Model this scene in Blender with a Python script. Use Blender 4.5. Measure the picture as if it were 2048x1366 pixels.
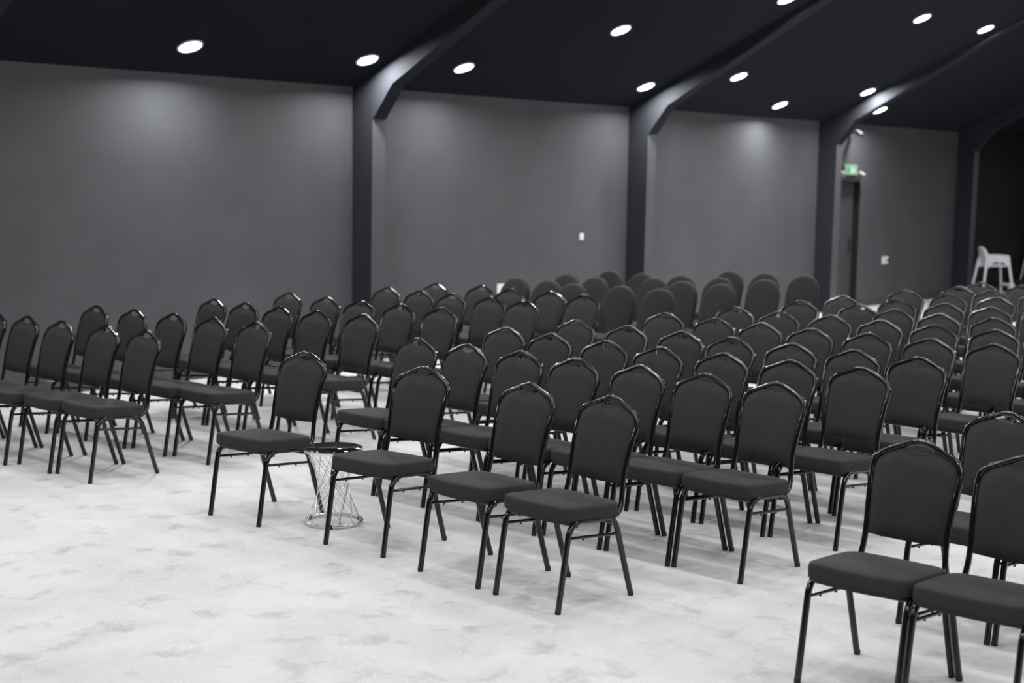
import bpy, bmesh, math, random
from mathutils import Vector, Matrix

# ------------------------------------------------------------------ clear
for o in list(bpy.data.objects):
    bpy.data.objects.remove(o, do_unlink=True)
scene = bpy.context.scene
COL = scene.collection
PI = math.pi

# ------------------------------------------------------------------ camera
# room frame: +X runs along the long grey wall away from the camera, +Y towards that wall
F_PX, PITCH, ROLL, CAM_H, YAW = 2916.5, 0.1107, 0.0142, 1.9411, math.radians(42.393)
fh = Vector((math.cos(YAW), math.sin(YAW), 0))
rt0 = Vector((math.sin(YAW), -math.cos(YAW), 0))
fwd = fh * math.cos(PITCH) + Vector((0, 0, -math.sin(PITCH)))
up0 = fh * math.sin(PITCH) + Vector((0, 0, math.cos(PITCH)))
rt = rt0 * math.cos(ROLL) + up0 * math.sin(ROLL)
up = -rt0 * math.sin(ROLL) + up0 * math.cos(ROLL)
cam = bpy.data.cameras.new('camera')
cam.sensor_width = 36.0
cam.lens = F_PX / 2048 * 36.0
cam.clip_end = 200
cam.dof.use_dof = True
cam.dof.focus_distance = 7.3
cam.dof.aperture_fstop = 2.2
co = bpy.data.objects.new('camera', cam)
co.matrix_world = Matrix(((rt.x, up.x, -fwd.x, 0), (rt.y, up.y, -fwd.y, 0), (rt.z, up.z, -fwd.z, CAM_H), (0, 0, 0, 1)))
COL.objects.link(co)
scene.camera = co

# ------------------------------------------------------------------ world and exposure
w = bpy.data.worlds.new('world'); scene.world = w
w.use_nodes = True
w.node_tree.nodes['Background'].inputs[0].default_value = (0.02, 0.022, 0.026, 1)
w.node_tree.nodes['Background'].inputs[1].default_value = 1.0
vs = scene.view_settings
vs.view_transform = 'Standard'; vs.look = 'None'; vs.exposure = 0.0; vs.gamma = 1.0
vs.use_curve_mapping = False
LAMP_SPREAD = 170.0
LAMP_W = 45.0          # watts of each downlight

# room dimensions
WY, WH, SLOPE = 11.54, 2.87, 0.44        # wall plane, eave height, roof pitch
RIDGE_Y = 4.2
RY = 2 * RIDGE_Y - WY                     # opposite wall
FX, BX = -5.0, 34.0                       # end walls
PX = [0.87, 5.50, 10.14, 14.78, 19.41, 24.05, 28.68]
PW, PD = 0.18, 0.29
def zc(y): return WH + SLOPE * min(WY - y, y - RY)

# ------------------------------------------------------------------ materials
def new_mat(name):
    m = bpy.data.materials.new(name); m.use_nodes = True
    return m, m.node_tree.nodes, m.node_tree.links, m.node_tree.nodes['Principled BSDF']

def mat_plain(name, col, rough=0.5, metal=0.0, coat=0.0, spec=0.5, noise=0.0, nscale=40.0, bump=0.0):
    m, N, L, b = new_mat(name)
    b.inputs['Base Color'].default_value = (*col, 1)
    b.inputs['Roughness'].default_value = rough
    b.inputs['Metallic'].default_value = metal
    b.inputs['Coat Weight'].default_value = coat
    b.inputs['Specular IOR Level'].default_value = spec
    if noise or bump:
        tc = N.new('ShaderNodeTexCoord')
        nz = N.new('ShaderNodeTexNoise'); nz.inputs['Scale'].default_value = nscale; nz.inputs['Detail'].default_value = 6
        L.new(tc.outputs['Object'], nz.inputs['Vector'])
        if noise:
            mr = N.new('ShaderNodeMapRange')
            mr.inputs['From Min'].default_value = 0.3; mr.inputs['From Max'].default_value = 0.7
            mr.inputs['To Min'].default_value = 1 - noise; mr.inputs['To Max'].default_value = 1 + noise
            L.new(nz.outputs['Fac'], mr.inputs['Value'])
            mx = N.new('ShaderNodeVectorMath'); mx.operation = 'SCALE'
            mx.inputs[0].default_value = col
            L.new(mr.outputs['Result'], mx.inputs['Scale'])
            L.new(mx.outputs['Vector'], b.inputs['Base Color'])
        if bump:
            bp = N.new('ShaderNodeBump'); bp.inputs['Strength'].default_value = bump; bp.inputs['Distance'].default_value = 0.002
            L.new(nz.outputs['Fac'], bp.inputs['Height']); L.new(bp.outputs['Normal'], b.inputs['Normal'])
    return m

def mat_wall(name, col, amount=0.10, spec=0.35, rough=0.62):
    """painted plaster: broad trowel mottling, fine grain"""
    m, N, L, b = new_mat(name)
    tc = N.new('ShaderNodeTexCoord')
    n1 = N.new('ShaderNodeTexNoise'); n1.inputs['Scale'].default_value = 1.6; n1.inputs['Detail'].default_value = 5; n1.inputs['Roughness'].default_value = 0.6
    n2 = N.new('ShaderNodeTexNoise'); n2.inputs['Scale'].default_value = 60; n2.inputs['Detail'].default_value = 4
    L.new(tc.outputs['Object'], n1.inputs['Vector']); L.new(tc.outputs['Object'], n2.inputs['Vector'])
    mr = N.new('ShaderNodeMapRange'); mr.inputs['From Min'].default_value = 0.3; mr.inputs['From Max'].default_value = 0.7
    mr.inputs['To Min'].default_value = 1 - amount; mr.inputs['To Max'].default_value = 1 + amount
    L.new(n1.outputs['Fac'], mr.inputs['Value'])
    mx = N.new('ShaderNodeVectorMath'); mx.operation = 'SCALE'; mx.inputs[0].default_value = col
    L.new(mr.outputs['Result'], mx.inputs['Scale']); L.new(mx.outputs['Vector'], b.inputs['Base Color'])
    add = N.new('ShaderNodeMath'); add.operation = 'MULTIPLY_ADD'; add.inputs[1].default_value = 0.15
    L.new(n2.outputs['Fac'], add.inputs[0]); L.new(n1.outputs['Fac'], add.inputs[2])
    bp = N.new('ShaderNodeBump'); bp.inputs['Strength'].default_value = 0.25; bp.inputs['Distance'].default_value = 0.01
    L.new(add.outputs[0], bp.inputs['Height']); L.new(bp.outputs['Normal'], b.inputs['Normal'])
    b.inputs['Roughness'].default_value = rough
    b.inputs['Specular IOR Level'].default_value = spec
    return m

def mat_carpet():
    m, N, L, b = new_mat('carpet')
    tc = N.new('ShaderNodeTexCoord')
    mp = N.new('ShaderNodeMapping'); mp.inputs['Scale'].default_value = (1.0, 1.0, 1.0)
    L.new(tc.outputs['Object'], mp.inputs['Vector'])
    def noise(scale, detail, rough, dist=0.0):
        n = N.new('ShaderNodeTexNoise'); n.inputs['Scale'].default_value = scale
        n.inputs['Detail'].default_value = detail; n.inputs['Roughness'].default_value = rough
        n.inputs['Distortion'].default_value = dist
        L.new(mp.outputs['Vector'], n.inputs['Vector']); return n
    big = noise(1.1, 9, 0.72, 0.3)
    mid = noise(4.4, 8, 0.64, 0.3)
    fine = noise(110.0, 5, 0.75)
    r1 = N.new('ShaderNodeValToRGB')
    r1.color_ramp.elements[0].position = 0.30; r1.color_ramp.elements[0].color = (0.525, 0.527, 0.535, 1)
    r1.color_ramp.elements[1].position = 0.58; r1.color_ramp.elements[1].color = (0.655, 0.655, 0.657, 1)
    L.new(big.outputs['Fac'], r1.inputs['Fac'])
    r2 = N.new('ShaderNodeValToRGB')
    r2.color_ramp.elements[0].position = 0.31; r2.color_ramp.elements[0].color = (0.66, 0.665, 0.675, 1)
    r2.color_ramp.elements[1].position = 0.455; r2.color_ramp.elements[1].color = (1, 1, 1, 1)
    L.new(mid.outputs['Fac'], r2.inputs['Fac'])
    mul = N.new('ShaderNodeMix'); mul.data_type = 'RGBA'; mul.blend_type = 'MULTIPLY'; mul.inputs['Factor'].default_value = 0.75
    L.new(r1.outputs['Color'], mul.inputs['A']); L.new(r2.outputs['Color'], mul.inputs['B'])
    r3 = N.new('ShaderNodeMapRange'); r3.inputs['From Min'].default_value = 0.3; r3.inputs['From Max'].default_value = 0.7
    r3.inputs['To Min'].default_value = 0.82; r3.inputs['To Max'].default_value = 1.10
    L.new(fine.outputs['Fac'], r3.inputs['Value'])
    sc = N.new('ShaderNodeVectorMath'); sc.operation = 'SCALE'
    L.new(mul.outputs['Result'], sc.inputs[0]); L.new(r3.outputs['Result'], sc.inputs['Scale'])
    L.new(sc.outputs['Vector'], b.inputs['Base Color'])
    bp = N.new('ShaderNodeBump'); bp.inputs['Strength'].default_value = 0.5; bp.inputs['Distance'].default_value = 0.004
    L.new(fine.outputs['Fac'], bp.inputs['Height']); L.new(bp.outputs['Normal'], b.inputs['Normal'])
    b.inputs['Roughness'].default_value = 0.95
    b.inputs['Specular IOR Level'].default_value = 0.1
    return m

def mat_fabric(name, col, sheen=0.15):
    m, N, L, b = new_mat(name)
    tc = N.new('ShaderNodeTexCoord')
    nz = N.new('ShaderNodeTexNoise'); nz.inputs['Scale'].default_value = 14; nz.inputs['Detail'].default_value = 8
    fi = N.new('ShaderNodeTexNoise'); fi.inputs['Scale'].default_value = 500; fi.inputs['Detail'].default_value = 2
    L.new(tc.outputs['Object'], nz.inputs['Vector']); L.new(tc.outputs['Object'], fi.inputs['Vector'])
    mr = N.new('ShaderNodeMapRange'); mr.inputs['From Min'].default_value = 0.3; mr.inputs['From Max'].default_value = 0.7
    mr.inputs['To Min'].default_value = 0.92; mr.inputs['To Max'].default_value = 1.08
    L.new(nz.outputs['Fac'], mr.inputs['Value'])
    mx = N.new('ShaderNodeVectorMath'); mx.operation = 'SCALE'; mx.inputs[0].default_value = col
    L.new(mr.outputs['Result'], mx.inputs['Scale']); L.new(mx.outputs['Vector'], b.inputs['Base Color'])
    bp = N.new('ShaderNodeBump'); bp.inputs['Strength'].default_value = 0.2; bp.inputs['Distance'].default_value = 0.001
    L.new(fi.outputs['Fac'], bp.inputs['Height']); L.new(bp.outputs['Normal'], b.inputs['Normal'])
    b.inputs['Roughness'].default_value = 0.85
    b.inputs['Specular IOR Level'].default_value = 0.25
    b.inputs['Sheen Weight'].default_value = sheen
    b.inputs['Sheen Roughness'].default_value = 0.5
    return m

def mat_emit(name, col, strength):
    m, N, L, b = new_mat(name)
    b.inputs['Base Color'].default_value = (*[c * .25 for c in col], 1)
    b.inputs['Emission Color'].default_value = (*col, 1)
    b.inputs['Emission Strength'].default_value = strength
    return m

M = dict(
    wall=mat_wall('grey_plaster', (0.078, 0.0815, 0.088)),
    black=mat_wall('unlit_wall_plaster', (0.016, 0.0165, 0.018)),  # side wall in the far bay, its unlit darkness put into the colour
    ceil=mat_wall('charcoal_ceiling', (0.0185, 0.0208, 0.0280), 0.06, 0.05, 0.95),
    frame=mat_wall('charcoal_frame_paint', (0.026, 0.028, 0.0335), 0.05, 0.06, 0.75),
    rafter=mat_wall('charcoal_rafter_paint', (0.028, 0.030, 0.0355), 0.05, 0.06, 0.75),
    base=mat_plain('baseboard_paint', (0.055, 0.057, 0.062), 0.5, noise=0.08, nscale=8),
    door=mat_plain('door_paint', (0.055, 0.058, 0.062), 0.5, noise=0.06, nscale=6),
    carpet=mat_carpet(),
    seatfab=mat_fabric('charcoal_fabric', (0.0315, 0.0302, 0.0272), 0.0),
    coverfab=mat_fabric('stretch_fabric', (0.0165, 0.0158, 0.0148), 0.05),
    metal=mat_plain('black_gloss_metal', (0.006, 0.007, 0.009), 0.12, 0.0, 0.0, 0.62, bump=0.015, nscale=90),
    pan=mat_plain('black_board', (0.012, 0.012, 0.012), 0.6, noise=0.1),
    rubber=mat_plain('black_rubber', (0.012, 0.012, 0.012), 0.7, noise=0.1),
    chrome=mat_plain('chrome', (0.80, 0.80, 0.82), 0.22, 1.0, bump=0.02, nscale=60),
    glass=mat_plain('black_glass', (0.006, 0.006, 0.007), 0.04, 0.0, 1.0, 0.6, bump=0.003, nscale=4),
    white=mat_plain('white_plastic', (0.74, 0.75, 0.80), 0.4, noise=0.04, nscale=10),
    paper=mat_plain('white_card', (0.80, 0.79, 0.77), 0.7, noise=0.03, nscale=12),
    cream=mat_plain('cream_plastic', (0.72, 0.60, 0.36), 0.5, noise=0.04, nscale=30),
    brass=mat_plain('aged_brass', (0.10, 0.075, 0.03), 0.4, 0.8, noise=0.1),
    ring=mat_plain('lamp_ring_white', (0.6, 0.6, 0.6), 0.4, noise=0.03),
    lamp=mat_emit('lamp_glow', (0.93, 0.96, 1.0), 9.0),
    greenglow=mat_emit('exit_green_glow', (0.28, 0.60, 0.38), 0.60),
    whiteglow=mat_emit('exit_white_glow', (0.62, 0.90, 0.70), 0.75),
    darkgreen=mat_emit('exit_dark_green', (0.10, 0.40, 0.20), 0.45),
    grey=mat_plain('light_grey_plastic', (0.22, 0.22, 0.23), 0.4, noise=0.04),
)

# ------------------------------------------------------------------ mesh helpers
def mesh_obj(name, bm, mat, parent=None, smooth=False, loc=None):
    bmesh.ops.recalc_face_normals(bm, faces=bm.faces)
    me = bpy.data.meshes.new(name); bm.to_mesh(me); bm.free()
    if smooth:
        for p in me.polygons: p.use_smooth = True
        try: me.set_sharp_from_angle(angle=math.radians(48))
        except Exception: pass
    me.materials.append(mat)
    o = bpy.data.objects.new(name, me); COL.objects.link(o)
    if parent: o.parent = parent
    if loc: o.location = loc
    return o

def empty(name, loc=(0, 0, 0), rz=0.0):
    o = bpy.data.objects.new(name, None); COL.objects.link(o)
    o.empty_display_size = 0.1
    o.location = loc; o.rotation_euler = (0, 0, rz)
    return o

def tag(o, label=None, cat=None, group=None, kind=None):
    if label: o['label'] = label
    if cat: o['category'] = cat
    if group: o['group'] = group
    if kind: o['kind'] = kind
    return o

def box(bm, x0, x1, y0, y1, z0, z1, bevel=0.0):
    vs_ = [bm.verts.new(p) for p in ((x0, y0, z0), (x1, y0, z0), (x1, y1, z0), (x0, y1, z0), (x0, y0, z1), (x1, y0, z1), (x1, y1, z1), (x0, y1, z1))]
    fs = [bm.faces.new([vs_[i] for i in q]) for q in ((3, 2, 1, 0), (4, 5, 6, 7), (0, 1, 5, 4), (1, 2, 6, 5), (2, 3, 7, 6), (3, 0, 4, 7))]
    if bevel:
        es = list({e for f in fs for e in f.edges})
        bmesh.ops.bevel(bm, geom=es, offset=bevel, segments=2, affect='EDGES', profile=0.5)

def catmull(pts, n=6):
    pts = [Vector(p) for p in pts]
    out = []
    P = [pts[0] * 2 - pts[1]] + pts + [pts[-1] * 2 - pts[-2]]
    for i in range(1, len(P) - 2):
        a, b, c, d = P[i - 1], P[i], P[i + 1], P[i + 2]
        for k in range(n):
            t = k / n
            out.append(0.5 * ((2 * b) + (c - a) * t + (2 * a - 5 * b + 4 * c - d) * t * t + (3 * b - a - 3 * c + d) * t ** 3))
    out.append(pts[-1]); return out

def circ(r, n=10): return [(r * math.cos(2 * PI * i / n), r * math.sin(2 * PI * i / n)) for i in range(n)]
def rsq(h, b):   # rounded square section, half width h, corner cut b
    return [(h, -h + b), (h, h - b), (h - b * .3, h - b * .3), (h - b, h), (-h + b, h), (-h + b * .3, h - b * .3), (-h, h - b), (-h, -h + b),
            (-h + b * .3, -h + b * .3), (-h + b, -h), (h - b, -h), (h - b * .3, -h + b * .3)]

def sweep(bm, path, sec, ref=(0, 1, 0), caps=True, closed=False):
    """sweep a section along a path; section first axis follows ref as far as possible"""
    n = len(path); rings = []
    ref = Vector(ref)
    for i, p in enumerate(path):
        if closed: t = path[(i + 1) % n] - path[i - 1]
        elif i == 0: t = path[1] - path[0]
        elif i == n - 1: t = path[-1] - path[-2]
        else: t = path[i + 1] - path[i - 1]
        t = t.normalized()
        a = ref - t * ref.dot(t)
        if a.length < 1e-4: a = Vector((1, 0, 0)) - t * t.x
        a.normalize(); b = t.cross(a)
        rings.append([bm.verts.new(p + a * u + b * v) for u, v in sec])
    m = len(sec)
    for i in range(n if closed else n - 1):
        A, B = rings[i], rings[(i + 1) % n]
        for j in range(m):
            bm.faces.new((A[j], A[(j + 1) % m], B[(j + 1) % m], B[j]))
    if caps and not closed:
        bm.faces.new(rings[0][::-1]); bm.faces.new(rings[-1])

def loft(bm, rings, cap0=True, cap1=True):
    R = [[bm.verts.new(p) for p in r] for r in rings]
    m = len(R[0])
    for A, B in zip(R, R[1:]):
        for j in range(m): bm.faces.new((A[j], A[(j + 1) % m], B[(j + 1) % m], B[j]))
    if cap0: bm.faces.new(R[0][::-1])
    if cap1: bm.faces.new(R[-1])

def lathe(bm, prof, n=32, c=(0, 0, 0)):
    rings = [[(c[0] + r * math.cos(2 * PI * i / n), c[1] + r * math.sin(2 * PI * i / n), c[2] + z) for i in range(n)] for r, z in prof]
    loft(bm, rings)

def prism(bm, poly, axis, a0, a1):
    """extrude polygon (pairs) along axis 'x' (pairs are y,z)"""
    A = [bm.verts.new((a0, p[0], p[1])) for p in poly]; B = [bm.verts.new((a1, p[0], p[1])) for p in poly]
    m = len(poly)
    for j in range(m): bm.faces.new((A[j], A[(j + 1) % m], B[(j + 1) % m], B[j]))
    bm.faces.new(A[::-1]); bm.faces.new(B)

def copy_tree(root):
    r = root.copy(); COL.objects.link(r)
    for ch in root.children:
        c = ch.copy(); COL.objects.link(c); c.parent = r
        for g in ch.children:
            d = g.copy(); COL.objects.link(d); d.parent = c
    return r

# ================================================================== STRUCTURE
T = 0.25      # wall thickness
bm = bmesh.new(); box(bm, FX, BX, RY, WY + T, -0.12, 0.0)
tag(mesh_obj('floor', bm, M['carpet']), 'light grey mottled carpet covering the hall floor', 'floor', kind='structure')

DX0, DX1, DH, DREC = 20.06, 20.72, 1.99, 0.11
bm = bmesh.new()
box(bm, FX, DX0, WY, WY + T, 0, WH + 0.1)
box(bm, DX1, PX[5] + .09, WY, WY + T, 0, WH + 0.1)
box(bm, DX0, DX1, WY, WY + T, DH, WH + 0.1)
tag(mesh_obj('wall_left', bm, M['wall']), 'long dark grey plaster side wall behind the chairs', 'wall', kind='structure')
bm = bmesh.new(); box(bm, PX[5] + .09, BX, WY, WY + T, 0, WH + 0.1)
tag(mesh_obj('wall_rear_left', bm, M['black']), 'stretch of side wall behind the white high chair, unlit shade in its colour', 'wall', kind='structure')
bm = bmesh.new(); box(bm, FX, BX, RY - T, RY, 0, WH + 0.1)
tag(mesh_obj('wall_right', bm, M['wall']), 'dark grey side wall opposite the door', 'wall', kind='structure')
def gable(name, x0, x1, label):
    b_ = bmesh.new()
    prism(b_, [(RY, 0), (WY, 0), (WY, WH), (RIDGE_Y, zc(RIDGE_Y)), (RY, WH)], 'x', x0, x1)
    tag(mesh_obj(name, b_, M['wall']), label, 'wall', kind='structure')
gable('wall_front', FX - T, FX, 'dark grey gable wall at the front end of the hall')
gable('wall_back', BX, BX + T, 'dark grey gable wall at the far end of the hall')
bm = bmesh.new()
t = 0.12
prism(bm, [(WY, WH), (RIDGE_Y, zc(RIDGE_Y)), (RIDGE_Y, zc(RIDGE_Y) + t), (WY, WH + t)], 'x', FX, BX)
prism(bm, [(RY, WH), (RIDGE_Y, zc(RIDGE_Y)), (RIDGE_Y, zc(RIDGE_Y) + t), (RY, WH + t)], 'x', FX, BX)
tag(mesh_obj('ceiling', bm, M['ceil']), 'black pitched ceiling sloping down to the side wall', 'ceiling', kind='structure')

# baseboards in the bays
bm = bmesh.new()
edges = [FX] + [v for p in PX for v in (p, p + PW)] + [BX]
for a, b_ in zip(edges[0::2], edges[1::2]):
    if b_ - a < 0.1: continue
    for s0, s1 in ([(a, DX0), (DX1, b_)] if a < DX0 < b_ else [(a, b_)]):
        if s1 - s0 > 0.03: box(bm, s0, s1, WY - 0.015, WY, 0, 0.10, 0.003)
tag(mesh_obj('baseboard_left', bm, M['base']), 'dark baseboard along the foot of the grey side wall', 'baseboard', kind='structure')

# portal frames: column with knee and tapering rafter
def portal(x, label):
    root = empty('portal_frame', (x, WY, 0))
    def side(sgn, y_wall):
        Y = lambda d: y_wall - sgn * d - WY      # local y from depth into the room
        b1 = bmesh.new()
        prism(b1, [(Y(0), 0), (Y(PD), 0), (Y(PD + .02), 2.53), (Y(PD + .02), zc(WY) + SLOPE * (PD + .02)), (Y(0), WH)], 'x', 0, PW)
        co_ = mesh_obj('column', b1, M['frame'], root)
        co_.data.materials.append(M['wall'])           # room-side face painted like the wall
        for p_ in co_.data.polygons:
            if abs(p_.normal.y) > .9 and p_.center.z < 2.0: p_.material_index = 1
        b2 = bmesh.new()
        d_k = 0.60; zk = 2.88; d_e = 2.95; ze = WH + SLOPE * d_e - 0.04; d_r = WY - RIDGE_Y
        prism(b2, [(Y(PD + .02), 2.53), (Y(d_k), zk), (Y(d_e), ze), (Y(d_r), zc(RIDGE_Y) - 0.04), (Y(d_r), zc(RIDGE_Y)), (Y(PD + .02), WH + SLOPE * (PD + .02))], 'x', 0, PW)
        mesh_obj('rafter', b2, M['rafter'], root)
    side(1, WY); side(-1, RY)
    tag(root, label, 'column', 'portal frames', 'structure')
pl = ['grey portal frame column nearest the front end wall', 'grey portal frame column just left of the first bay',
      'grey portal frame column left of the small white box on the wall', 'grey portal frame column behind the covered chairs',
      'grey portal frame column beside the door with the green exit sign', 'dark portal frame column beside the white high chair',
      'dark portal frame column at the far end of the hall']
for x, l in zip(PX, pl): portal(x, l)

# door in its recess
bm = bmesh.new()
box(bm, DX0, DX1, WY + DREC, WY + DREC + 0.045, 0, DH)
door = tag(mesh_obj('door_1', bm, M['door']), 'dark grey door recessed in the wall below the exit sign', 'door', kind='structure')
bm = bmesh.new()
box(bm, DX1 - 0.115, DX1 - 0.075, WY + DREC - 0.008, WY + DREC, 0.86, 1.10, 0.002)
box(bm, DX1 - 0.105, DX1 - 0.085, WY + DREC - 0.05, WY + DREC - 0.008, 1.02, 1.04)
box(bm, DX1 - 0.20, DX1 - 0.085, WY + DREC - 0.06, WY + DREC - 0.042, 1.02, 1.04, 0.004)
mesh_obj('door_handle', bm, M['brass'], door)
bm = bmesh.new()
box(bm, DX1 - .012, DX1, WY + .002, WY + DREC, 0, DH)
box(bm, DX0, DX0 + .012, WY + .002, WY + DREC, 0, DH)
box(bm, DX0 + .012, DX1 - .012, WY + .002, WY + DREC, DH - .012, DH)
mesh_obj('reveal_shade_lining', bm, M['pan'], door)  # thin dark lining added, carries the recess shade as colour

# ================================================================== BANQUET CHAIR
HW = 0.2075
def frame_pts():
    half = [(-.075, .198, .393), (-.115, .196, .391), (-.155, .191, .402), (-.185, .184, .430), (-.199, .177, .480), (-.209, .174, .540),
            (-.225, .177, .620), (-.251, .184, .720), (-.272, .189, .780), (-.281, .188, .808), (-.288, .180, .832), (-.294, .162, .850),
            (-.299, .135, .8640), (-.3035, .100, .8790), (-.3075, .060, .8960), (-.3095, .026, .9080), (-.310, 0, .9105)]
    return half
def interp(tbl, v):
    for (a, x), (b, y) in zip(tbl, tbl[1:]):
        if v <= b: return x + (y - x) * max(0, (v - a)) / (b - a)
    return tbl[-1][1]

def chair_outline(n_front=10):
    """seat outline, counter clockwise, x forward"""
    pts = []
    hw_f, hw_r, xf, xr = .210, .218, .232, -.175
    def arc(cx, cy, r, a0, a1, k):
        for i in range(k + 1):
            a = math.radians(a0 + (a1 - a0) * i / k); pts.append((cx + r * math.cos(a), cy + r * math.sin(a)))
    # front edge bowed forward
    for i in range(n_front + 1):
        y = -.145 + .29 * i / n_front
        pts.append((xf - .013 * (y / .145) ** 2, y))
    arc(xf - .014 - .056, hw_f - .050, .056, 14, 80, 5)
    pts.append((.04, .2215)); pts.append((-.04, .2215))
    arc(xr + .07, hw_r - .065, .066, 95, 172, 5)
    pts.append((xr - .004, .06)); pts.append((xr - .004, -.06))
    arc(xr + .07, -(hw_r - .065), .066, 188, 265, 5)
    pts.append((-.04, -.2215)); pts.append((.04, -.2215))
    arc(xf - .014 - .056, -(hw_f - .050), .056, -80, -14, 5)
    return pts

def make_chair():
    root = empty('banquet_chair')
    # seat cushion
    ol = chair_outline(); cx = .03
    def ring(s, z, dz=0.0):
        return [((x - cx) * s + cx, y * s, z + .055 * x) for x, y in ol]
    b1 = bmesh.new()
    loft(b1, [ring(.95, .403), ring(.985, .404), ring(.998, .409), ring(1.0, .420), ring(.998, .449), ring(.990, .4585), ring(.972, .4645), ring(.94, .4675),
              ring(.86, .4700), ring(.70, .4715), ring(.45, .4705), ring(.15, .4695)])
    mesh_obj('seat', b1, M['seatfab'], root, True)
    b1 = bmesh.new()
    loft(b1, [ring(.90, .388), ring(.94, .389), ring(.945, .404), ring(.90, .4045)])
    mesh_obj('seat_pan', b1, M['pan'], root, True)
    # backrest cushion
    xt = [(z, x) for x, y, z in frame_pts()[4:]]
    wt = [(z, y) for x, y, z in frame_pts()[4:9]] + [(.834, .189)]
    tt = [(0, .8670), (.10, .8680), (.18, .8710), (.26, .8765), (.33, .8815), (.40, .8795), (.50, .8735), (.62, .8650), (.74, .8550), (.84, .8440), (.91, .8320), (.96, .8180), (1.0, .7900)]
    ts = sorted({-a for a, _ in tt} | {a for a, _ in tt})
    zb = .525; NV = 12
    def col(t_, side):
        out = []
        zt = interp(tt, abs(t_)); zb_ = zb + .006 * t_ * t_
        for k in range(NV + 1):
            v = k / NV; z = zb_ + (zt - zb_) * v
            wd = min(interp(wt, min(z, .834)), .189) - .010
            y = t_ * wd
            e = (1 - abs(t_) ** 6) * (1 - (2 * v - 1) ** 10)
            x0 = interp(xt, z)
            x = x0 + (.005 + .019 * e if side > 0 else -.004 - .011 * e)
            out.append((x, y, z))
        return out
    b1 = bmesh.new()
    G = {}
    for side in (1, -1):
        G[side] = [[b1.verts.new(p) for p in col(t_, side)] for t_ in ts]
        for A, B in zip(G[side], G[side][1:]):
            for k in range(NV): b1.faces.new((A[k], B[k], B[k + 1], A[k + 1]))
    F_, B_ = G[1], G[-1]
    for i in range(len(ts) - 1):
        b1.faces.new((F_[i][0], B_[i][0], B_[i + 1][0], F_[i + 1][0])); b1.faces.new((F_[i][NV], F_[i + 1][NV], B_[i + 1][NV], B_[i][NV]))
    for i in (0, len(ts) - 1):
        for k in range(NV): b1.faces.new((F_[i][k], F_[i][k + 1], B_[i][k + 1], B_[i][k]))
    mesh_obj('backrest', b1, M['seatfab'], root, True)
    # back frame: one bent tube
    half = frame_pts()
    full = [Vector(p) for p in half] + [Vector((x, -y, z)) for x, y, z in half[-2::-1]]
    b1 = bmesh.new()
    sweep(b1, catmull(full, 3), rsq(.0118, .0085), ref=(1, 0, .25))
    mesh_obj('back_frame', b1, M['metal'], root, True)
    # stacking ridges on the outer shoulders
    for s in (1, -1):
        b1 = bmesh.new()
        sh = catmull([Vector((x, y, z)) for x, y, z in half[9:14]], 4)
        for k in range(1, 13, 2):
            p = sh[k]; tg = (sh[k + 1] - sh[k - 1]).normalized()
            out = Vector((-.45, tg.z, -tg.y)).normalized()
            if out.y < 0: out = Vector((-.45, -tg.z, tg.y)).normalized()
            q = p + out * .0115
            side_ = tg.cross(out)
            ringa = []
            for (u, v, h) in ((-.005, -.007, -.003), (.005, -.007, -.003), (.005, .007, -.003), (-.005, .007, -.003), (-.002, -.005, .005), (.002, -.005, .005), (.002, .005, .005), (-.002, .005, .005)):
                r_ = q + tg * u + side_ * v + out * h
                ringa.append(b1.verts.new((r_.x, s * r_.y, r_.z)))
            for f in ((3, 2, 1, 0), (4, 5, 6, 7), (0, 1, 5, 4), (1, 2, 6, 5), (2, 3, 7, 6), (3, 0, 4, 7)): b1.faces.new([ringa[i] for i in f])
        mesh_obj('stacking_ridge', b1, M['metal'], root)
    # legs
    for s in (1, -1):
        y = s * HW
        fr = [(.242, y, .004), (.2135, y, .175), (.188, y, .325), (.176, y, .366), (.150, y, .394), (.112, y, .4065), (.06, y, .4035), (.02, y, .4015)]
        rr = [(.02, y, .4015), (-.03, y, .3985), (-.072, y, .395), (-.104, y, .383), (-.128, y, .355), (-.145, y, .311), (-.192, y, .160), (-.242, y, .004)]
        for pts in (fr, rr):
            b1 = bmesh.new()
            sweep(b1, catmull([Vector(p) for p in pts], 4), rsq(.0125, .0085), ref=(0, 1, 0))
            lg = mesh_obj('leg', b1, M['metal'], root, True)
            foot = Vector(pts[0] if pts is fr else pts[-1])
            b2 = bmesh.new()
            lathe(b2, [(.0135, -.004), (.0135, .014), (.0120, .016)], 12, foot)
            mesh_obj('foot_cap', b2, M['rubber'], lg, True)
        b1 = bmesh.new()
        A, B = Vector((.186, s * (HW - .001), .337)), Vector((-.143, s * (HW - .001), .312))
        sweep(b1, [A, B], circ(.0075, 8), ref=(0, 1, 0))
        for f in (.3, .68):
            p = A.lerp(B, f)
            lathe(b1, [(.005, -.014), (.006, -.006), (.006, 0)], 8, p)
        mesh_obj('stretcher', b1, M['metal'], root, True)
    # cross bars under the seat
    for xx, zz in ((.13, .386), (-.09, .374)):
        b1 = bmesh.new()
        sweep(b1, [Vector((xx, -HW, zz)), Vector((xx, HW, zz))], circ(.009, 8), ref=(0, 0, 1))
        mesh_obj('crossbar', b1, M['metal'], root, True)
    return root

APX = -0.320     # local x of the top of the back
chair0 = make_chair()
used = [False]
random.seed(7)
def place_chair(ax, ay, off, label, group):
    """ax, ay: plan position of the top of the back; off: turn in degrees away from facing the front wall"""
    if used[0]: o = copy_tree(chair0)
    else: o = chair0; used[0] = True
    th = PI + math.radians(off)
    o.location = (ax - APX * math.cos(th), ay - APX * math.sin(th), 0)
    o.rotation_euler = (0, 0, th)
    tag(o, label, 'chair', group)
    return o

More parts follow.
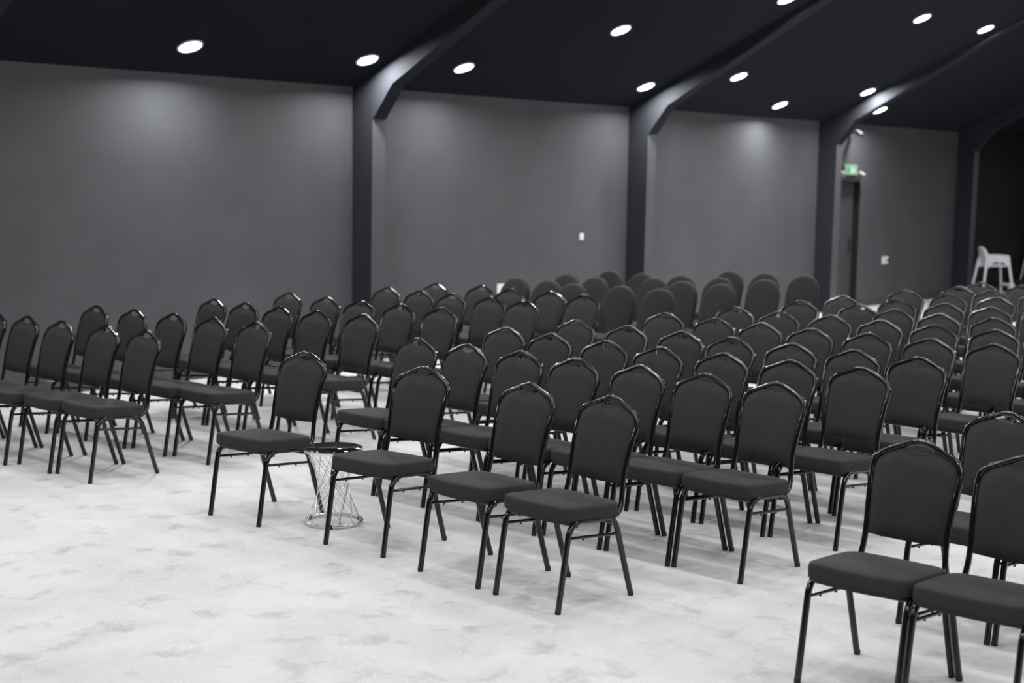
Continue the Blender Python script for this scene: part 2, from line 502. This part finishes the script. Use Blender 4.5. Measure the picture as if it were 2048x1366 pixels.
NUM = ['first', 'second', 'third', 'fourth', 'fifth', 'sixth', 'seventh', 'eighth', 'ninth', 'tenth', 'eleventh']
def spread(row, gap=0.450):
    row = [list(p) for p in row]
    for _ in range(30):
        for a, b_ in zip(row, row[1:]):
            d = abs(a[1] - b_[1])
            if d < gap:
                h = (gap - d) / 2; s = 1 if a[1] > b_[1] else -1
                a[1] += s * h; b_[1] -= s * h
    return row

WALL = [
    [(5.45, 8.26), (5.43, 8.68), (5.36, 9.09), (5.35, 9.56), (5.36, 10.05)],
    [(6.34, 8.23), (6.30, 8.67), (6.27, 9.13), (6.23, 9.53), (6.18, 9.98)],
    [(7.32, 8.23), (7.25, 8.64), (7.24, 9.08), (7.25, 9.52), (7.27, 9.93)],
    [(8.18, 8.24), (8.15, 8.65), (8.12, 9.09), (8.14, 9.57), (8.18, 10.12)],
    [(9.21, 8.26), (9.29, 8.75), (9.26, 9.15), (9.30, 9.63), (9.31, 10.04)],
    [(10.13, 8.38), (10.19, 8.82), (10.13, 9.24), (10.20, 9.68), (10.02, 10.13)],
]
MID = [
    [(5.48, 6.63), (5.52, 5.67), (5.48, 4.86), (5.44, 4.30)],
    [(6.50, 6.73), (6.49, 6.28), (6.48, 5.82), (6.45, 5.34), (6.47, 4.91), (6.46, 4.48), (6.45, 4.04)],
    [(7.44, 6.83), (7.38, 6.36), (7.32, 5.83), (7.29, 5.39), (7.33, 4.96), (7.33, 4.47), (7.35, 4.04)],
    [(8.24, 6.86), (8.21, 6.36), (8.19, 5.87), (8.13, 5.42), (8.12, 4.95), (8.11, 4.50), (8.06, 4.04)],
    [(9.24, 6.79), (9.21, 6.30), (9.15, 5.83), (9.09, 5.38), (9.10, 4.95), (9.12, 4.52), (9.11, 4.04)],
    [(10.15, 6.74), (10.08, 6.27), (10.11, 5.83), (10.08, 5.38), (10.06, 4.93), (10.06, 4.46), (10.06, 4.01)],
    [(11.16, 6.74), (11.26, 6.21), (11.05, 5.79), (10.95, 5.33), (10.95, 4.87), (10.95, 4.42)],
    [(11.97, 6.78), (12.01, 6.25), (11.97, 5.78), (11.91, 5.33), (11.91, 4.87)],
    [(13.17, 6.77), (13.04, 6.26), (13.03, 5.79), (13.03, 5.33)],
    [(14.12, 6.68), (13.86, 6.21), (13.90, 5.75)],
    [(14.92, 6.81), (14.95, 6.35)],
]
MID_OFF = {(0, 0): 3.3, (0, 1): 4.5, (0, 2): -2.7, (0, 3): -4.5, (1, 6): -2.9}
FRONT_LABEL = ['black banquet chair standing alone left of the wire side table',
               'black banquet chair just right of the wire side table, its front leg overlapping it',
               'black banquet chair second from the right end of the centre front row',
               'black banquet chair at the right end of the centre front row, nearest the open carpet']
WG, MG, RG = 'banquet chairs of the block along the wall', 'banquet chairs of the centre block', 'banquet chairs of the near right block'
for r, row in enumerate(WALL):
    yaw = -1.9 if r == 0 else random.uniform(-2.8, -1.0)
    for k, (x, y) in enumerate(spread(row)):
        off = yaw + random.uniform(-.4, .4)
        place_chair(x, y, off, 'black banquet chair in wall side block, %s row from front, %s from its aisle end' % (NUM[r], NUM[k]), WG)
for r, row in enumerate(MID):
    yaw = -2.7 if r == 1 else random.uniform(-2.8, -1.2)
    for k, (x, y) in enumerate(spread(row)):
        off = MID_OFF.get((r, k), yaw + random.uniform(-.4, .4))
        lab = FRONT_LABEL[k] if r == 0 else 'black banquet chair in centre block, %s row from front, %s from its left end' % (NUM[r], NUM[k])
        place_chair(x, y, off, lab, MG)
place_chair(5.41, 2.69, 1.2, 'black banquet chair nearest the camera, wholly in view at lower right', RG)
place_chair(5.40, 2.235, 0.5, 'black banquet chair cut by the right edge in the nearest row', RG)
place_chair(6.40, 2.76, -1.0, 'black banquet chair at right edge behind the nearest row, its top cut off', RG)
place_chair(6.40, 2.315, -1.0, 'black banquet chair mostly outside the right edge, only its legs and seat showing', RG)

# ================================================================== COVERED CHAIRS (stretch covers, rounded backs)
def make_covered():
    root = empty('covered_chair')
    # back: domed slab leaning back
    def outline(s):
        pts = []
        n = 28
        for i in range(n + 1):
            a = PI * i / n
            pts.append((.205 * math.cos(a) * s, .74 + .195 * math.sin(a) * s))
        pts += [(-.200 * s, .60), (-.195 * s, .44), (.195 * s, .44), (.200 * s, .60)]
        return pts
    b1 = bmesh.new()
    rings = []
    for s, d in ((.86, .034), (.95, .030), (.99, .016), (1.0, 0), (.99, -.014), (.95, -.026), (.86, -.030)):
        rings.append([(-.175 - .26 * (z - .44) + d, y, z) for y, z in outline(s)])
    loft(b1, rings)
    mesh_obj('back_cover', b1, M['coverfab'], root, True)
    ol = chair_outline()
    b1 = bmesh.new()
    def ring(s, z): return [((x - .03) * s + .02, y * s, z) for x, y in ol]
    loft(b1, [ring(.97, .40), ring(1.01, .41), ring(1.02, .44), ring(1.0, .462), ring(.95, .472), ring(.7, .478), ring(.3, .48)])
    mesh_obj('seat_cover', b1, M['coverfab'], root, True)
    # skirt stretched to the four feet with arched hems
    b1 = bmesh.new()
    cor = [(.215, -.19), (.215, .19), (-.20, .19), (-.20, -.19)]
    ft = [(.235, -.200), (.235, .200), (-.25, .200), (-.25, -.200)]
    N_ = 12
    for i in range(4):
        a, b_ = cor[i], cor[(i + 1) % 4]; fa, fb = ft[i], ft[(i + 1) % 4]
        top, bot = [], []
        for k in range(N_ + 1):
            t_ = k / N_
            top.append(Vector((a[0] + (b_[0] - a[0]) * t_, a[1] + (b_[1] - a[1]) * t_, .41)))
            h = .30 * (1 - abs(2 * t_ - 1) ** 1.6)
            bot.append(Vector((fa[0] + (fb[0] - fa[0]) * t_, fa[1] + (fb[1] - fa[1]) * t_, .003 + h)))
        for off in (0,):
            A = [b1.verts.new(p) for p in top]; B = [b1.verts.new(p) for p in bot]
            for k in range(N_): b1.faces.new((A[k], A[k + 1], B[k + 1], B[k]))
    o = mesh_obj('skirt', b1, M['coverfab'], root, True)
    md = o.modifiers.new('thickness', 'SOLIDIFY'); md.thickness = .006
    for x, y in ft:
        b1 = bmesh.new()
        sweep(b1, [Vector((x * .985, y * .985, .0)), Vector((x * .92, y * .90, .41))], circ(.014, 8), ref=(0, 1, 0))
        mesh_obj('leg', b1, M['coverfab'], root, True)
    return root
cov0 = make_covered(); cu = [False]
COV = [
    [(11.12, 8.30), (11.13, 8.74), (10.98, 9.15), (11.15, 9.65), (11.20, 10.15)],
    [(12.16, 8.30), (12.16, 8.73), (12.32, 9.22), (11.92, 9.65), (12.04, 10.18)],
    [(13.09, 8.42), (12.96, 8.86), (12.92, 9.30), (12.84, 9.74), (12.87, 10.18)],
    [(14.11, 8.49), (14.07, 8.99), (14.07, 9.43)],
]
for r, row in enumerate(COV):
    for k, (x, y) in enumerate(spread(row, .475)):
        o = copy_tree(cov0) if cu[0] else cov0
        cu[0] = True
        th = PI + math.radians(random.uniform(-2.5, 0.5))
        ap = -.175 - .26 * .495
        o.location = (x - ap * math.cos(th), y - ap * math.sin(th), 0); o.rotation_euler = (0, 0, th)
        tag(o, 'round backed chair under dark stretch cover, %s covered row, %s from its aisle end' % (NUM[r], NUM[k]), 'chair', 'covered chairs behind the wall side block')

# ================================================================== WIRE SIDE TABLE
tb = empty('side_table', (5.295, 6.18, 0))
R_, H_ = .166, .43
bm = bmesh.new(); lathe(bm, [(R_ - .008, H_ - .004), (R_ - .004, H_ - .004), (R_ - .003, H_ + .001), (R_ - .006, H_ + .003)], 48)
mesh_obj('table_top', bm, M['glass'], tb, True)
bm = bmesh.new(); lathe(bm, [(R_ - .012, H_ - .018), (R_, H_ - .018), (R_ + .001, H_ - .010), (R_, H_ - .002), (R_ - .004, H_ - .001), (R_ - .012, H_ - .005)], 48)
mesh_obj('top_rim', bm, M['chrome'], tb, True)
bm = bmesh.new()
sweep(bm, [Vector(((R_ - .005) * math.cos(2 * PI * i / 48), (R_ - .005) * math.sin(2 * PI * i / 48), .012)) for i in range(48)], rsq(.0075, .004), ref=(0, 0, 1), closed=True)
br = mesh_obj('base_ring', bm, M['chrome'], tb, True)
for a in (-2.35, -2.35 + 2 * PI / 3, -2.35 + 4 * PI / 3):
    bm = bmesh.new(); lathe(bm, [(.009, 0), (.009, .021), (.007, .022)], 10, ((R_ - .005) * math.cos(a), (R_ - .005) * math.sin(a), 0))
    mesh_obj('foot_pad', bm, M['rubber'], br)
tw = math.radians(112); NR = 12
for fam in (1, -1):
    b0 = bmesh.new()
    sweep(b0, [Vector(((R_ - .009), 0, .016)), Vector(((R_ - .009) * math.cos(fam * tw), (R_ - .009) * math.sin(fam * tw), H_ - .014))], circ(.0021, 6), ref=(0, 1, 0))
    first = mesh_obj('rod', b0, M['chrome'], tb, True)
    for i in range(NR):
        o = first if i == 0 else first.copy()
        if i: COL.objects.link(o); o.parent = tb
        o.rotation_euler = (0, 0, 2 * PI * i / NR + (0 if fam > 0 else .12))
tag(tb, 'round black glass side table on crossed chrome wire base', 'side table')

# ================================================================== HIGH CHAIRS
def make_high_chair():
    root = empty('high_chair')
    # seat shell: tub with arms and a tall rounded back; faces +x
    b1 = bmesh.new()
    box(b1, -.15, .17, -.16, .16, .575, .605, .012)
    mesh_obj('seat', b1, M['white'], root)
    for s in (1, -1):
        b1 = bmesh.new()
        poly = [(-.20, .70), (-.19, .775), (.19, .775), (.21, .74), (.215, .58), (.17, .59), (.12, .64), (.02, .67), (-.08, .64), (-.15, .56), (-.215, .56)]
        A = [b1.verts.new((x, s * .175, z)) for x, z in poly]; B = [b1.verts.new((x, s * .150, z)) for x, z in poly]
        for j in range(len(poly)): b1.faces.new((A[j], A[(j + 1) % len(poly)], B[(j + 1) % len(poly)], B[j]))
        b1.faces.new(A); b1.faces.new(B[::-1])
        mesh_obj('armrest', b1, M['white'], root)
    b1 = bmesh.new()
    ol = [(.16, .57), (.165, .74), (.15, .81), (.115, .875), (.06, .91), (0, .92), (-.06, .91), (-.115, .875), (-.15, .81), (-.165, .74), (-.16, .57)]
    rings = [[(-.145 - .16 * (z - .57) + d - .05 * (1 - (y / .17) ** 2), y, z) for y, z in ol] for d in (.02, -.015)]
    loft(b1, rings)
    mesh_obj('backrest', b1, M['white'], root)
    b1 = bmesh.new(); box(b1, .165, .205, -.16, .16, .735, .775, .008)
    mesh_obj('front_bar', b1, M['white'], root)
    for sx in (1, -1):
        for sy in (1, -1):
            b1 = bmesh.new()
            p0 = Vector((sx * .190, sy * .165, .70)); p1 = Vector((sx * .285, sy * .26, 0.0))
            loft(b1, [[(p.x + u * k, p.y + v * k, p.z) for u, v in circ(1, 10)] for p, k in ((p0, .026), (p0.lerp(p1, .5), .021), (p1, .017))])
            mesh_obj('leg', b1, M['white'], root, True)
    b1 = bmesh.new(); box(b1, .215, .275, -.215, .215, .25, .285, .008)
    mesh_obj('footrest', b1, M['white'], root)
    b1 = bmesh.new(); box(b1, .245, .31, -.20, -.05, .19, .30, .02)
    mesh_obj('foot_tab', b1, M['white'], root)
    return root
hc = make_high_chair()
hc.location = (24.0, 10.77, 0); hc.rotation_euler = (0, 0, math.radians(-42))
tag(hc, 'white plastic high chair standing past the dark column', 'high chair', 'white plastic high chairs')
h2 = copy_tree(hc); h2.location = (26.85, 11.10, .20); h2.rotation_euler = (0, 0, math.radians(-42))
tag(h2, 'white plastic high chair at the right edge with only a leg showing', 'high chair', 'white plastic high chairs')

bm = bmesh.new(); box(bm, 26.2, 27.6, 10.62, 11.50, 0, .20, .01)
tag(mesh_obj('platform', bm, M['pan']), 'low black platform at the right edge under a high chair', 'platform')

# ================================================================== SMALL WALL THINGS
# exit sign with two emergency spot heads
ex = empty('exit_sign', (20.33, WY, 2.16))
bm = bmesh.new(); box(bm, -.20, .20, -.05, 0, -.085, .085, .008)
mesh_obj('housing', bm, M['grey'], ex)
bm = bmesh.new(); box(bm, -.18, .18, -.054, -.05, -.07, .07)
mesh_obj('lit_panel', bm, M['greenglow'], ex)
bm = bmesh.new()
for z0, z1, x0, x1 in ((.030, .045, -.15, -.03), (-.005, .010, -.15, -.05), (-.040, -.025, -.15, -.03)):
    box(bm, x0, x1, -.056, -.054, z0, z1)
mesh_obj('lettering', bm, M['darkgreen'], ex)
bm = bmesh.new()
box(bm, -.01, .035, -.056, -.054, -.055, .055)
box(bm, .075, .10, -.056, -.054, -.045, .020)
lathe(bm, [(.016, 0), (.016, .001)], 12, (.088, -.0551, .038))
box(bm, .055, .125, -.056, -.054, -.01, .006)
mesh_obj('pictogram', bm, M['whiteglow'], ex)
for s in (-1, 1):
    bm = bmesh.new()
    b0 = Vector((s * .20, -.03, -.04)); b1_ = Vector((s * .30, -.06, -.06))
    sweep(bm, [b0, b1_], circ(.012, 8), ref=(0, 0, 1))
    sweep(bm, [b1_ + Vector((0, .03, .02)), b1_ + Vector((0, .0, 0)), b1_ + Vector((s * .01, -.05, -.03))], circ(.04, 14), ref=(0, 0, 1))
    mesh_obj('spot_head', bm, M['grey'], ex, True)
tag(ex, 'green lit exit sign with two emergency spot heads above the door', 'exit sign')

sc_ = empty('security_camera', (20.33, WY, 2.72))
bm = bmesh.new(); sweep(bm, [Vector((0, 0, 0)), Vector((0, -.02, 0))], circ(.05, 16), ref=(0, 0, 1))
mesh_obj('mount', bm, M['grey'], sc_, True)
bm = bmesh.new(); sweep(bm, catmull([Vector((0, -.02, 0)), Vector((0, -.10, .01)), Vector((-.02, -.15, .0))], 4), circ(.014, 8), ref=(0, 0, 1))
mesh_obj('arm', bm, M['grey'], sc_, True)
bm = bmesh.new(); sweep(bm, [Vector((.02, -.10, .03)), Vector((-.06, -.24, -.03))], circ(.036, 14), ref=(0, 0, 1))
mesh_obj('body', bm, M['grey'], sc_, True)
bm = bmesh.new(); sweep(bm, [Vector((-.06, -.24, -.03)), Vector((-.064, -.247, -.033))], circ(.030, 14), ref=(0, 0, 1))
mesh_obj('lens', bm, M['glass'], sc_, True)
tag(sc_, 'small grey security camera on bracket under the ceiling near the door', 'camera')

sp = empty('wall_socket', (21.61, WY, .72))
bm = bmesh.new(); box(bm, -.10, .10, -.012, 0, -.062, .062, .004)
mesh_obj('plate', bm, M['paper'], sp)
bm = bmesh.new(); box(bm, -.045, .055, -.018, -.012, -.045, .035, .002)
mesh_obj('insert', bm, M['cream'], sp)
bm = bmesh.new(); box(bm, .055, .10, -.04, -.012, -.022, .022, .005)
mesh_obj('plug', bm, M['rubber'], sp)
tag(sp, 'white wall socket plate with cream insert right of the door', 'socket')

sw = empty('light_switch', (13.88, WY, 1.25))
bm = bmesh.new(); box(bm, -.04, .04, -.012, 0, -.04, .04, .004)
mesh_obj('plate', bm, M['paper'], sw)
bm = bmesh.new(); box(bm, -.022, .022, -.018, -.012, -.03, .03, .003)
mesh_obj('rocker', bm, M['white'], sw)
tag(sw, 'small white switch alone on the grey wall', 'switch')

bm = bmesh.new(); box(bm, 12.36, 12.53, WY - .02, WY, .56, .73, .003)
tag(mesh_obj('junction_box', bm, M['paper']), 'white square box low on the wall behind the black chairs', 'wall box')

# ================================================================== DOWNLIGHTS
def make_lamp():
    root = empty('ceiling_light')
    bm = bmesh.new(); lathe(bm, [(.100, -.002), (.104, -.010), (.118, -.010), (.122, -.004), (.122, .0)], 40)
    mesh_obj('trim_ring', bm, M['ring'], root, True)
    bm = bmesh.new(); lathe(bm, [(.103, -.0015), (.103, -.006)], 40)
    mesh_obj('diffuser', bm, M['lamp'], root)
    ld = bpy.data.lights.new('downlight', 'AREA'); ld.shape = 'DISK'; ld.size = .20; ld.energy = LAMP_W; ld.spread = math.radians(LAMP_SPREAD)
    ld.color = (1.0, 0.993, 0.99)
    lo = bpy.data.objects.new('light_source', ld); COL.objects.link(lo); lo.parent = root; lo.location = (0, 0, -.014)
    return root
lamp0 = make_lamp(); lu = [False]; LAST = [None]
tilt = math.atan(SLOPE)
def place_lamp(x, y, label):
    o = copy_tree(lamp0) if lu[0] else lamp0
    lu[0] = True
    o.location = (x, y, zc(y))
    o.rotation_euler = (-tilt if y > RIDGE_Y else tilt, 0, 0)
    tag(o, label, 'ceiling light', 'round ceiling downlights')
    LAST[0] = o
SEEN = [
    (7.80, 11.06, 'round downlight nearest the left, alone in the first bay'),
    (9.87, 11.01, 'round downlight just left of the first visible column'),
    (11.22, 10.99, 'round downlight just right of the first visible column'),
    (14.45, 11.03, 'round downlight just left of the second visible column'),
    (17.73, 11.18, 'round downlight over the wall between second and third columns'),
    (20.39, 11.08, 'round downlight above the exit door, right of the third rafter'),
    (12.59, 9.97, 'round downlight high in the bay left of the second rafter'),
    (15.82, 10.60, 'round downlight just right of the second rafter'),
    (19.19, 10.63, 'round downlight touching the third rafter on its left'),
    (17.33, 8.88, 'round downlight near the top right corner, left of its pair'),
    (19.10, 8.85, 'round downlight nearest the top right corner, above the third rafter'),
    (14.33, 8.99, 'round downlight cut off by the top edge beside the second rafter'),
]
for x, y, l in SEEN: place_lamp(x, y, l)
# unseen lamps added to light floor and chairs run dimmed, twice as many
ld2 = bpy.data.lights['downlight'].copy(); ld2.energy = LAMP_W * 0.5
def dim_lamp(x, y, label):
    place_lamp(x, y, label)
    o = LAST[0]
    for ch in o.children:
        if ch.type == 'LIGHT': ch.data = ld2
HID = [(4.0, 11.0), (1.2, 10.9), (6.2, 9.9), (3.2, 9.9), (0.2, 9.9), (8.6, 8.9), (5.2, 8.7), (11.4, 8.7), (24.5, 9.2), (25.6, 9.7), (20.5, 7.2), (22.6, 6.6)]  # the ones by the high chair are added to brighten it
for yy in (7.4, 6.0, 4.9, 3.4, 1.8, 0.2, -1.6):
    HID += [(x, yy) for x in (0.4, 3.4, 6.4, 9.4, 12.4, 15.4, 18.4)]
for x, y in HID:
    side = 'wall side' if y > RIDGE_Y else 'camera side'
    dim_lamp(x, y, 'unseen round downlight added overhead outside the frame on the %s slope' % side)
